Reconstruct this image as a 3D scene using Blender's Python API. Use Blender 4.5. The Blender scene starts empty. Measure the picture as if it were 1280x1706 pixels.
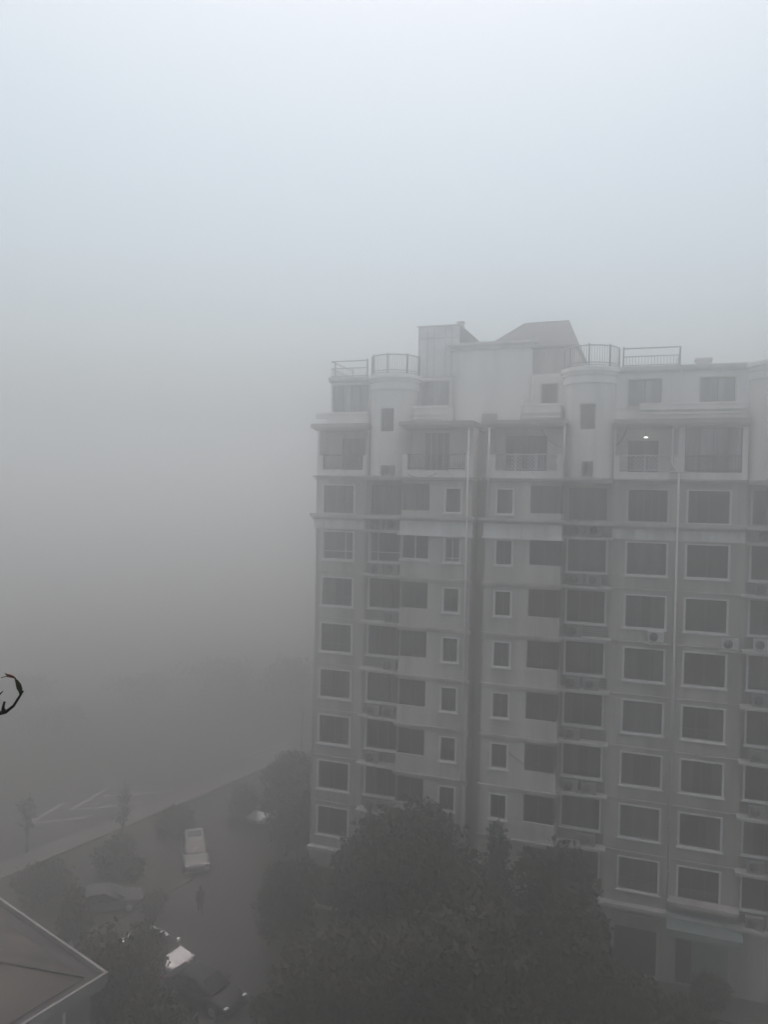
import bpy, bmesh, math, random
import numpy as np
from mathutils import Vector, Matrix

SC = bpy.context.scene
COL = SC.collection
R = math.radians

# ------------------------------------------------------------------ helpers
def tag(o, label=None, cat=None, group=None, kind=None):
    if label: o['label'] = label
    if cat: o['category'] = cat
    if group: o['group'] = group
    if kind: o['kind'] = kind
    return o

def empty(name, loc, rz=0.0, label=None, cat=None, group=None):
    o = bpy.data.objects.new(name, None)
    o.empty_display_size = 0.3
    o.location = loc
    o.rotation_euler = (0, 0, rz)
    COL.objects.link(o)
    return tag(o, label, cat, group)

class MB:
    def __init__(s):
        s.v = []; s.f = []; s.sm = []
    def add(s, vs, fs, smooth=False):
        b = len(s.v)
        s.v += [tuple(p) for p in vs]
        for f in fs:
            s.f.append([b + i for i in f]); s.sm.append(smooth)
    def box(s, x0, x1, y0, y1, z0, z1):
        x0, x1 = sorted((x0, x1)); y0, y1 = sorted((y0, y1)); z0, z1 = sorted((z0, z1))
        s.add([(x0,y0,z0),(x1,y0,z0),(x1,y1,z0),(x0,y1,z0),(x0,y0,z1),(x1,y0,z1),(x1,y1,z1),(x0,y1,z1)],
              [(0,3,2,1),(4,5,6,7),(0,1,5,4),(1,2,6,5),(2,3,7,6),(3,0,4,7)])
        return s
    def quad(s, a, b, c, d):
        s.add([a,b,c,d], [(0,1,2,3)]); return s
    def prism(s, poly, z0, z1):
        n = len(poly)
        s.add([(x,y,z0) for x,y in poly] + [(x,y,z1) for x,y in poly],
              [tuple(range(n-1,-1,-1)), tuple(range(n,2*n))] + [(i,(i+1)%n,n+(i+1)%n,n+i) for i in range(n)])
        return s
    def tube(s, pts, rad, n=6, caps=True):
        pts = [Vector(p) for p in pts]
        rads = rad if isinstance(rad, (list, tuple)) else [rad]*len(pts)
        rings = []
        prev = None
        for i, p in enumerate(pts):
            d = (pts[min(i+1,len(pts)-1)] - pts[max(i-1,0)]).normalized()
            if prev is None:
                a = Vector((0,0,1)) if abs(d.z) < .9 else Vector((1,0,0))
            else:
                a = prev
            u = d.cross(a)
            if u.length < 1e-4: u = d.orthogonal()
            u.normalize()
            w = u.cross(d).normalized(); prev = w
            rings.append([p + rads[i]*(math.cos(2*math.pi*k/n)*u + math.sin(2*math.pi*k/n)*w) for k in range(n)])
        vs = [q for r_ in rings for q in r_]
        fs = []
        for i in range(len(rings)-1):
            for k in range(n):
                fs.append((i*n+k, i*n+(k+1)%n, (i+1)*n+(k+1)%n, (i+1)*n+k))
        if caps:
            fs.append(tuple(range(n-1,-1,-1))); fs.append(tuple((len(rings)-1)*n + k for k in range(n)))
        s.add(vs, fs, True)
        return s
    def disc(s, c, r, axis='y', n=16, depth=.02):
        c = Vector(c)
        ax = {'x':Vector((1,0,0)),'y':Vector((0,1,0)),'z':Vector((0,0,1))}[axis]
        s.tube([c - ax*depth/2, c + ax*depth/2], r, n)
        return s
    def mesh(s, name, mat):
        m = bpy.data.meshes.new(name)
        m.from_pydata(s.v, [], s.f)
        m.polygons.foreach_set('use_smooth', s.sm)
        m.materials.append(mat)
        m.update()
        return m
    def build(s, name, mat, parent=None, loc=None, bevel=0, subsurf=0):
        o = link(name, s.mesh(name, mat), parent, loc)
        if bevel:
            b = o.modifiers.new('bevel', 'BEVEL'); b.width = bevel; b.segments = 2; b.limit_method = 'ANGLE'
        if subsurf:
            b = o.modifiers.new('sub', 'SUBSURF'); b.levels = subsurf; b.render_levels = subsurf
        return o

def link(name, mesh, parent=None, loc=None):
    o = bpy.data.objects.new(name, mesh)
    if parent is not None: o.parent = parent
    if loc is not None: o.location = loc
    COL.objects.link(o)
    return o

def copy_tree(o, parent=None):
    c = o.copy(); COL.objects.link(c)
    if parent is not None: c.parent = parent
    for ch in list(o.children): copy_tree(ch, c)
    return c

# ------------------------------------------------------------------ materials
def mat(name, col, rough=.85, var=.12, scale=3.0, col2=None, bump=.0, spec=.3, metal=0.0, streak=False, emit=None, stain=0.0, sscale=.4):
    m = bpy.data.materials.new(name); m.use_nodes = True
    nt = m.node_tree; N = nt.nodes; L = nt.links
    b = N['Principled BSDF']
    b.inputs['Roughness'].default_value = rough
    b.inputs['Metallic'].default_value = metal
    b.inputs['Specular IOR Level'].default_value = spec
    tc = N.new('ShaderNodeTexCoord')
    mp = N.new('ShaderNodeMapping')
    L.new(tc.outputs['Object'], mp.inputs['Vector'])
    if streak: mp.inputs['Scale'].default_value = (1, 1, .12)
    nz = N.new('ShaderNodeTexNoise'); nz.inputs['Scale'].default_value = scale
    nz.inputs['Detail'].default_value = 5; nz.inputs['Roughness'].default_value = .62
    L.new(mp.outputs['Vector'], nz.inputs['Vector'])
    rp = N.new('ShaderNodeValToRGB')
    c2 = col2 or tuple(c*(1-var*2.2) for c in col)
    c1 = tuple(min(1, c*(1+var*.6)) for c in col)
    rp.color_ramp.elements[0].position = .32; rp.color_ramp.elements[0].color = (*c2, 1)
    rp.color_ramp.elements[1].position = .66; rp.color_ramp.elements[1].color = (*c1, 1)
    L.new(nz.outputs['Fac'], rp.inputs['Fac'])
    out = rp.outputs['Color']
    if stain:                                   # weathering: drip marks and patches with edges of their own
        m2 = N.new('ShaderNodeMapping'); L.new(tc.outputs['Object'], m2.inputs['Vector'])
        m2.inputs['Scale'].default_value = (1.6, 1.6, .16) if streak else (1, 1, 1)
        n3 = N.new('ShaderNodeTexNoise'); n3.inputs['Scale'].default_value = sscale; n3.inputs['Detail'].default_value = 8
        n3.inputs['Roughness'].default_value = .7; L.new(m2.outputs['Vector'], n3.inputs['Vector'])
        r3 = N.new('ShaderNodeValToRGB'); r3.color_ramp.elements[0].position = .50; r3.color_ramp.elements[1].position = .60
        r3.color_ramp.elements[0].color = (1,1,1,1); r3.color_ramp.elements[1].color = (1-stain, 1-stain, 1-stain*1.05, 1)
        L.new(n3.outputs['Fac'], r3.inputs['Fac'])
        mx = N.new('ShaderNodeMixRGB'); mx.blend_type = 'MULTIPLY'; mx.inputs['Fac'].default_value = 1
        L.new(out, mx.inputs['Color1']); L.new(r3.outputs['Color'], mx.inputs['Color2']); out = mx.outputs['Color']
    L.new(out, b.inputs['Base Color'])
    if bump:
        bp = N.new('ShaderNodeBump'); bp.inputs['Strength'].default_value = bump
        n2 = N.new('ShaderNodeTexNoise'); n2.inputs['Scale'].default_value = scale*8; n2.inputs['Detail'].default_value = 3
        L.new(tc.outputs['Object'], n2.inputs['Vector'])
        L.new(n2.outputs['Fac'], bp.inputs['Height']); L.new(bp.outputs['Normal'], b.inputs['Normal'])
    if emit:
        b.inputs['Emission Color'].default_value = (*emit[0], 1); b.inputs['Emission Strength'].default_value = emit[1]
    return m

def leafmat(name, dark, light, scale=.8):
    m = mat(name, light, .7, .2, scale, dark, spec=.25)
    return m

M = {}
M['wall'] = mat('wall_render', (.49,.462,.43), .9, .2, .55, streak=True, bump=.08, stain=.22, sscale=.8)
M['wall2'] = mat('wall_render_light', (.56,.53,.495), .9, .16, .6, streak=True, bump=.05, stain=.2, sscale=.7)
M['attic'] = mat('attic_render_hazed', (.84,.82,.785), .9, .07, .6, streak=True, bump=.04, stain=.10, sscale=.6)  # lighter than the facade render: thicker fog up here painted into the colour
M['attic2'] = mat('attic_render_grey_hazed', (.76,.735,.705), .9, .09, .6, streak=True, bump=.04, stain=.12, sscale=.6)  # attic walls and turrets, likewise lightened to stand in for fog
M['fascia'] = mat('fascia_paint', (.78,.765,.745), .85, .10, .8, streak=True, stain=.18, sscale=.9)
M['trim'] = mat('white_trim', (.66,.655,.645), .7, .08, 2.0)
M['ledge'] = mat('concrete_ledge', (.52,.51,.50), .9, .14, 1.5)
M['band'] = mat('band_concrete', (.45,.425,.41), .9, .18, 1.2)
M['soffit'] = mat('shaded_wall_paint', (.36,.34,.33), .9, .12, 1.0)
M['roof'] = mat('roof_tile', (.10,.10,.10), .85, .15, 2.5)
M['rail'] = mat('rail_paint', (.16,.165,.17), .6, .1, 4)
M['rail_pale'] = mat('rail_pale_paint', (.58,.59,.61), .6, .1, 4)
M['pipe'] = mat('pvc_pipe', (.52,.515,.51), .5, .06, 3)
M['glass'] = mat('window_glass', (.022,.024,.025), .12, .2, .7, spec=.5)
M['glass2'] = mat('window_glass_green', (.035,.045,.043), .14, .2, .7, spec=.5)
M['glass3'] = mat('window_glass_curtained_hazed', (.14,.143,.142), .22, .35, 2.2, spec=.5, streak=True)  # curtain tone, lightened to carry the fog veil on upper windows
M['glass4'] = mat('window_glass_fog_pale', (.36,.37,.372), .25, .3, 1.6, spec=.5, streak=True)  # attic glass with the fog veil painted in as a pale tone
M['curtain'] = mat('curtain_behind_glass', (.13,.128,.122), .5, .3, 2.5, streak=True)
M['blind'] = mat('blind_behind_glass', (.085,.088,.088), .5, .2, 2.5)
M['sash'] = mat('sash_dark', (.10,.10,.10), .5, .1, 3)
M['sashw'] = mat('sash_white', (.62,.62,.62), .5, .06, 3)
M['ac'] = mat('ac_casing', (.24,.24,.235), .5, .1, 4)
M['ac_white'] = mat('ac_casing_white', (.55,.55,.54), .5, .08, 4)
M['acd'] = mat('ac_grille', (.09,.09,.09), .6, .1, 6)
M['louvre'] = mat('louvre_dark', (.13,.13,.13), .7, .12, 4)
M['awn'] = mat('awning_teal', (.19,.235,.23), .7, .12, 1.6)
M['metal_sheet'] = mat('metal_sheet', (.62,.625,.63), .55, .08, 1.2)
M['lamp'] = mat('lamp_glow', (.9,.9,.88), .5, .01, 3, emit=((1,.98,.94), 2.6))
M['dark'] = mat('dark_interior', (.045,.045,.047), .9, .15, 1)
M['cable'] = mat('cable_black', (.03,.03,.03), .7, .05, 3)
M['asphalt'] = mat('asphalt', (.035,.035,.035), .9, .2, .35, bump=.1, stain=.35, sscale=.25)
M['soil'] = mat('planting_soil', (.022,.024,.018), .95, .25, .5, bump=.2)
M['grass'] = mat('lawn', (.030,.036,.022), .95, .3, .7, bump=.3)
M['paving'] = mat('paving_stone', (.085,.085,.083), .9, .16, .8, bump=.1)
M['kerb'] = mat('kerb_stone', (.085,.085,.083), .9, .14, 1.5)
M['paint'] = mat('road_paint', (.19,.19,.187), .8, .2, 1.8)
M['bark'] = mat('bark', (.065,.055,.045), .95, .25, 5, bump=.3)
M['twig'] = mat('twig_bark', (.006,.005,.004), .9, .25, 60, spec=.08)
M['twigleaf'] = mat('twig_leaf', (.034,.036,.012), .8, .3, 70, (.012,.014,.005), spec=.1)
M['redleaf'] = mat('young_leaf', (.13,.034,.014), .8, .3, 70, (.05,.013,.007), spec=.1)
M['lf_green'] = leafmat('leaf_green', (.007,.009,.006), (.026,.031,.019))
M['lf_olive'] = leafmat('leaf_olive', (.008,.009,.006), (.032,.034,.022))
M['lf_blue'] = leafmat('leaf_blue_green', (.008,.014,.013), (.030,.046,.041))
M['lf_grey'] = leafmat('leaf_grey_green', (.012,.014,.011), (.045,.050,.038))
M['rooftile'] = mat('low_roof_sheet', (.050,.047,.042), .85, .22, .6, bump=.05, stain=.4, sscale=.5)
M['eavesp'] = mat('eaves_paint', (.17,.17,.167), .85, .14, .8)
M['gutter'] = mat('gutter_dark', (.028,.028,.028), .8, .1, 1.5)
M['house'] = mat('low_house_wall', (.17,.165,.16), .9, .12, .8, streak=True)
M['car_white'] = mat('car_paint_white', (.62,.62,.62), .25, .02, 2, spec=.5)
M['car_silver'] = mat('car_paint_silver', (.17,.17,.17), .4, .03, 2, spec=.2)
M['car_dark'] = mat('car_paint_dark', (.010,.0105,.011), .35, .05, 2, spec=.2)
M['car_grey'] = mat('car_paint_grey', (.06,.061,.063), .5, .04, 2, spec=.15)
M['car_glass'] = mat('car_glass', (.016,.018,.020), .08, .1, 1, spec=.6)
M['tyre'] = mat('tyre_rubber', (.020,.020,.020), .9, .1, 9)
M['rim'] = mat('wheel_alloy', (.45,.45,.46), .35, .05, 5, metal=.8)
M['plastic'] = mat('black_plastic', (.030,.030,.032), .6, .1, 6)
M['lens'] = mat('headlamp_lens', (.40,.41,.42), .25, .05, 9, spec=.3)
M['red'] = mat('tail_lamp_red', (.25,.02,.02), .2, .1, 9)
M['skin'] = mat('skin', (.42,.27,.20), .6, .05, 8)
M['coat'] = mat('coat_black', (.022,.022,.024), .9, .2, 9)
M['trousers'] = mat('trousers_dark', (.030,.031,.036), .9, .2, 9)
M['hair'] = mat('hair_black', (.012,.011,.010), .6, .2, 40)
M['shoe'] = mat('shoe_black', (.02,.02,.02), .6, .1, 9)

# ------------------------------------------------------------------ camera
CAMZ = 26.0
pitch, roll = -0.0158433, 0.0214528
fw = Vector((0, math.cos(pitch), math.sin(pitch)))
rt = Vector((1, 0, 0)); up = rt.cross(fw)
CR = math.cos(roll)*rt + math.sin(roll)*up
CU = -math.sin(roll)*rt + math.cos(roll)*up
cam = bpy.data.objects.new('camera', bpy.data.cameras.new('camera'))
cam.matrix_world = Matrix(((CR.x, CU.x, -fw.x, 0), (CR.y, CU.y, -fw.y, 0), (CR.z, CU.z, -fw.z, CAMZ), (0,0,0,1)))
cam.data.sensor_fit = 'VERTICAL'; cam.data.sensor_height = 24.0
cam.data.lens = 24.0*1282/1706
cam.data.clip_start = .05; cam.data.clip_end = 5000
COL.objects.link(cam); SC.camera = cam

# ------------------------------------------------------------------ main apartment building
ANG = 0.3432444
DU = Vector((math.cos(ANG), -math.sin(ANG), 0)); NN = Vector((-math.sin(ANG), -math.cos(ANG), 0))
B0 = Vector((0, 47.15443, 0)) + DU*6.14
Z0 = CAMZ - 3.9                    # sill level of the row just under the white band
bld = empty('apartment_building', B0, -ANG,
            'tall fog-veiled apartment building with round roof turrets and rows of windows', 'building')
ROWS = range(1, 9)
def rz(row): return -2.9*(row-2)
GROUND = -Z0                        # zr of the ground

class Half:
    def __init__(s, name, c, sg): s.name, s.c, s.sg = name, c, sg
    def x(s, v): return s.c + s.sg*v
HALVES = [Half('L1',0,-1), Half('R1',0,1), Half('L2',21.4,-1), Half('R2',21.4,1)]

class BB(MB):
    """boxes in building coordinates: half h, s along the front, v out of the front, zr height"""
    def b(s, h, s0, s1, v0, v1, z0, z1):
        return s.box(h.x(s0), h.x(s1), -v0, -v1, Z0+z0, Z0+z1)

def wall_strip(mb, h, s0, s1, v, z0, z1, holes, rev=.22):
    xs = sorted({s0, s1, *[a for q in holes for a in q[:2]]}); xs = [a for a in xs if s0-1e-6 <= a <= s1+1e-6]
    zs = sorted({z0, z1, *[a for q in holes for a in q[2:]]}); zs = [a for a in zs if z0-1e-6 <= a <= z1+1e-6]
    P = lambda s_, z_, d=0: (h.x(s_), -v+d, Z0+z_)
    for i in range(len(xs)-1):
        for j in range(len(zs)-1):
            cx, cz = (xs[i]+xs[i+1])/2, (zs[j]+zs[j+1])/2
            if any(q[0] < cx < q[1] and q[2] < cz < q[3] for q in holes): continue
            mb.quad(P(xs[i],zs[j]), P(xs[i+1],zs[j]), P(xs[i+1],zs[j+1]), P(xs[i],zs[j+1]))
    for a,b,c,d in holes:
        mb.quad(P(a,c),P(a,d),P(a,d,rev),P(a,c,rev)); mb.quad(P(b,c),P(b,d),P(b,d,rev),P(b,c,rev))
        mb.quad(P(a,c),P(b,c),P(b,c,rev),P(a,c,rev)); mb.quad(P(a,d),P(b,d),P(b,d,rev),P(a,d,rev))

# ---- window meshes, shared between copies
def win_mesh(w, h, fr, sill=True):
    """casing round an opening w x h whose lower left inner corner is the origin; -y faces out"""
    f = MB()
    f.box(-fr, 0, -.06, .06, -fr, h+fr*.6); f.box(w, w+fr, -.06, .06, -fr, h+fr*.6)
    f.box(0, w, -.057, .06, -fr, 0); f.box(0, w, -.057, .06, h, h+fr*.6)
    if sill: f.box(-fr-.05, w+fr+.05, -.13, -.062, -fr-.03, -fr+.05)
    return f
def sash_mesh(w, h, vs=(), hs=(), t=.05):
    f = MB(); e = .035
    f.box(0, e, .10, .15, 0, h); f.box(w-e, w, .10, .15, 0, h); f.box(e, w-e, .10, .15, 0, e); f.box(e, w-e, .10, .15, h-e, h)
    for a in vs: f.box(a-t/2, a+t/2, .095, .145, e, h-e)
    for b in hs: f.box(e, w-e, .092, .142, b-t/2, b+t/2)
    return f
def pane_mesh(w, h):
    f = MB(); f.box(.0, w, .16, .175, 0, h); return f

WA, HA, FA = 2.02, 1.72, .115       # wide window
WN, HN, FN = .86, 1.34, .11        # narrow window
WBw, HBw, FB = 2.06, 1.78, .10     # window over the air conditioner ledge
meshes = {}
def get(key, fn, m):
    k = (key, m)
    if k not in meshes: meshes[k] = fn().mesh(key, M[m])
    return meshes[k]
rnd = random.Random(7)
def add_window(kind, h, s_left, v, z, w, hh, fr, casing='trim', glass=None, sash='sash', vs=None, hs=(), sill=True):
    x = min(h.x(s_left), h.x(s_left+w))
    loc = (x, -v, Z0+z)
    if casing:
        wo = link(kind, get(f'{kind}_casing', lambda: win_mesh(w, hh, fr, sill), casing), bld, loc)
    else:
        wo = link(kind, get(f'{kind}_edge', lambda: win_mesh(w, hh, .03, False), 'wall'), bld, loc)
    if glass is None and z > 2.5: glass = rnd.choice(['glass3','glass3','glass2'])  # top row takes paler glass in place of a thicker fog veil
    if glass is None: glass = rnd.choice(['glass','glass','glass','glass2','glass2','glass3'])
    link('pane', get(f'{kind}_pane', lambda: pane_mesh(w, hh), glass), wo)
    if vs is None: vs = (w/2,)
    q_ = rnd.random()
    if kind in ('wide_window','ledge_window') and q_ < .62:
        cw_ = rnd.choice([.22,.30,.42])*w
        if q_ < .42: link('curtain', get(f'curtain_a{cw_:.2f}', lambda: MB().box(.02,cw_,.151,.158,.04,hh-.03), 'curtain'), wo)
        if q_ > .18: link('curtain', get(f'curtain_b{cw_:.2f}', lambda: MB().box(w-cw_*.8,w-.02,.151,.158,.04,hh-.03), rnd.choice(['curtain','blind'])), wo)
    elif kind == 'narrow_window' and q_ < .35:
        link('blind', get('narrow_blind', lambda: MB().box(.03,w-.03,.151,.158,hh*.45,hh-.03), 'blind'), wo)
    link('sash', get(f'{kind}_sash_{vs}_{hs}', lambda: sash_mesh(w, hh, vs, hs), sash), wo)
    return wo

wall = BB(); wallc = BB(); attic = BB()
for h in HALVES:
    for row in ROWS:
        z = rz(row)
        lo, hi = z-.68, z+2.22
        if row == 8: lo = GROUND + .0
        # --- wide window column
        holes = [(8.15, 8.15+WA, z+.12, z+.12+HA)]
        if row == 8: holes.append((8.0, 10.2, GROUND+.15, GROUND+2.7))
        wall_strip(wall, h, 7.30, 10.7, 0, lo, hi, holes)
        kw = {}
        if h.name == 'L1' and row == 2: kw = dict(sash='sashw', vs=(1.5,), hs=(.5,), glass='glass3')
        elif h.name == 'R1' and row == 4: kw = dict(glass='glass2', vs=(.68,1.34))
        elif h.name == 'R1' and row == 1: kw = dict(sash='sash', vs=(.5,.8,1.2,1.6), glass='glass2', casing='wall2')
        elif h.name == 'L1' and row == 4: kw = dict(vs=(.65,1.15), hs=(.45,), glass='glass2')
        elif rnd.random() < .4: kw = dict(vs=(.68, 1.35), hs=(.5,))
        add_window('wide_window', h, 8.15, 0, z+.12, WA, HA, FA, **kw)
        if row == 8:
            bb = BB(); bb.b(h, 8.0, 10.2, -.2, -.215, GROUND+.15, GROUND+2.7); bb.build('shop_window', M['glass2'], bld)
        # --- back wall behind the air conditioner ledge
        zb = z+.06 if row > 2 else z+.02
        holes = [(4.96, 4.96+WBw, zb+.10, zb+.10+HBw)]
        wall_strip(wall, h, 4.68, 7.30, -.1, lo, hi, holes)
        kw = {}
        if h.name == 'L1' and row == 2: kw = dict(sash='sashw', vs=(.5,), hs=(.55,), glass='glass')
        elif row == 1: kw = dict(casing='wall', glass='glass3')
        elif rnd.random() < .5: kw = dict(vs=(.7,1.4))
        add_window('ledge_window', h, 4.96, -.1, zb+.10, WBw, HBw, FB, **kw)
        # --- projecting bay with narrow window and corner opening
        wall_strip(wallc, h, .40, 4.68, 1.04, lo, hi, [(1.08, 1.08+WN, z+.39, z+.39+HN), (2.95, 4.68, z+.42, z+1.98)])
        kw = {}
        if h.name == 'L1' and row == 2: kw = dict(sash='sashw', vs=(.42,), hs=(.2,), glass='glass3')
        add_window('narrow_window', h, 1.08, 1.04, z+.39, WN, HN, FN, **kw)
        X = h.x
        def P(s_, v_, z_): return (X(s_), -v_, Z0+z_)
        # outer return of the bay (with the glazed corner) and the return to the gap
        for a, b in ((lo, z+.42), (z+1.98, hi)):
            wallc.quad(P(4.68,1.04,a), P(4.68,-.1,a), P(4.68,-.1,b), P(4.68,1.04,b))
        wallc.quad(P(4.68,.12,z+.42), P(4.68,-.1,z+.42), P(4.68,-.1,z+1.98), P(4.68,.12,z+1.98))
        wallc.quad(P(.40,1.04,lo), P(.40,-1.5,lo), P(.40,-1.5,hi), P(.40,1.04,hi))
        cw = BB()
        g = M[rnd.choice(['glass','glass','glass2']) if row > 1 else 'glass3']
        cw.b(h, 2.95, 4.60, .90, .915, z+.42, z+1.98); cw.b(h, 4.575, 4.59, .12, .899, z+.42, z+1.98)
        co = cw.build('corner_window', g, bld)
        fr = BB()
        white = h.name == 'L1' and row == 2
        t = .06 if white else .04
        for sx in (2.97, 3.78, 4.58):
            fr.b(h, sx-t/2, sx+t/2, .916, .955, z+.42, z+1.98)
        fr.b(h, 4.592, 4.625, .12, .17, z+.42, z+1.98)
        if white:
            fr.b(h, 2.99, 4.56, .917, .95, z+.42, z+.50); fr.b(h, 4.64, 4.70, 1.0, 1.05, z+.42, z+1.98)
        fr.build('sash', M['sashw' if white else 'sash'], co)
        sl = BB(); sl.b(h, 2.95, 4.60, .916, 1.03, z+.42, z+.435)
        if white: sl.b(h, 2.9, 4.75, 1.045, 1.13, z+.30, z+.43)
        sl.build('sill', M['trim' if white else 'wall2'], co)
    # ground storey opening in the bay and behind the gap
    wallc.b(h, 0, .40, -1.5, -1.6, GROUND, 5.3)

    # ---- attic storey one: loggias
    for (s0, s1, v) in ((7.30, 10.7, 0.0), (.40, 4.68, 1.04)):
        pass
    end = 10.7
    # A loggia
    attic = BB()
    attic.b(h, 7.36, 10.7, -.18, 0.0, 5.12, 5.72)
    enclosed = h.name == 'L2'
    if enclosed:
        attic.b(h, 7.36, 7.6, -.18, 0, 5.72, 8.3); attic.b(h, 10.42, 10.7, -.18, 0, 5.72, 8.3)
        attic.b(h, 7.6, 10.42, -.18, -.0, 8.12, 8.3)
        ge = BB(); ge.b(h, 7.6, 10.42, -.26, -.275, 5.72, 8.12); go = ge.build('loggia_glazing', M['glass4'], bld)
        gs = BB()
        for sx in (7.63, 8.3, 9.0, 9.7, 10.39): gs.b(h, sx-.03, sx+.03, -.20, -.255, 5.72, 8.12)
        gs.build('sash', M['sash'], go)
    else:
        attic.b(h, 7.36, 7.6, -.18, 0, 5.72, 6.62); attic.b(h, 10.3, 10.7, -.18, 0, 5.72, 6.62)
        if h.name != 'R1': attic.b(h, 10.55, 10.7, -.18, 0, 6.62, 8.3)
    wall_strip(attic, h, 7.30, 10.7, -1.4, 5.12, 8.3, [(8.0, 9.62, 5.3, 7.55 if h.name != 'L1' else 7.8)])
    dd = BB(); dd.b(h, 8.0, 9.62, -1.6, -1.615, 5.3, 7.8); do = dd.build('balcony_door', M['glass3'], bld)
    ds = BB()
    for sx in (8.03, 8.55, 9.08, 9.59): ds.b(h, sx-.03, sx+.03, -1.53, -1.595, 5.3, 7.8)
    ds.build('sash', M['sash'], do)
    for sx in (7.30, 10.62): attic.b(h, sx, sx+.08, -1.399, -.19, 5.12, 8.3)
    attic.build('attic_wall', M['attic2'], bld)
    # C loggia
    attic = BB()
    attic.b(h, .40, 4.68, .86, 1.04, 5.12, 5.70)
    attic.b(h, .40, .88, .86, 1.04, 5.70, 6.62); attic.b(h, 4.36, 4.68, .86, 1.04, 5.70, 6.62)
    attic.b(h, 4.60, 4.68, -.39, .85, 5.12, 6.62); attic.b(h, .40, .48, -.39, .85, 5.12, 8.3)
    wall_strip(attic, h, .40, 4.68, -.4, 5.12, 8.3, [(1.2, 3.6, 5.3, 7.8)] if h.sg > 0 else [(2.2, 3.8, 5.3, 8.0)])
    a, b = (1.2, 3.6) if h.sg > 0 else (2.2, 3.8)
    dd = BB(); dd.b(h, a, b, -.6, -.615, 5.3, 8.0); do = dd.build('balcony_door', M['glass3'], bld)
    ds = BB()
    n = 4
    for k in range(n+1):
        sx = a+.03 + (b-a-.06)*k/n; ds.b(h, sx-.03, sx+.03, -.53, -.595, 5.3, 8.0)
    ds.build('sash', M['rail_pale' if h.name == 'L1' else 'sash'], do)

    attic.build('attic_wall', M['attic2'], bld)
    # ---- attic storey two
    attic = BB()
    lo2 = 8.55
    e2 = 10.05 if h.name == 'L1' else 10.7
    wall_strip(attic, h, 7.30, e2, -.5, lo2, 11.42, [(8.0, 9.7, 9.4, 10.85) if h.name != 'L1' else (7.5, 9.9, 9.4, 11.05)])
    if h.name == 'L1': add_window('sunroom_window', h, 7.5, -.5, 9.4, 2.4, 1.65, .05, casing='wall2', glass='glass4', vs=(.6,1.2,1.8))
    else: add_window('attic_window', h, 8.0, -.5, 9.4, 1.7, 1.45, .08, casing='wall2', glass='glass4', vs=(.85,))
    attic.build('attic_wall', M['attic2'], bld)
    attic = BB()
    wall_strip(attic, h, 2.3, 4.68, -1.4, lo2, 11.5, [(2.55, 4.4, 9.4, 11.3)] if h.sg < 0 else [(3.05, 3.95, 8.7, 10.9)])
    if h.sg < 0:
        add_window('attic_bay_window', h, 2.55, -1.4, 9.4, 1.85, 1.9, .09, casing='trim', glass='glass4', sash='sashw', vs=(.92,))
    else:
        add_window('attic_door', h, 3.05, -1.4, 8.7, .9, 2.2, .07, casing='wall2', glass='glass3', vs=(.45,))
    attic.build('attic_wall', M['attic2'], bld)
wall.build('wall', M['wall'], bld)
wallc.build('bay_wall', M['wall2'], bld)

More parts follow.
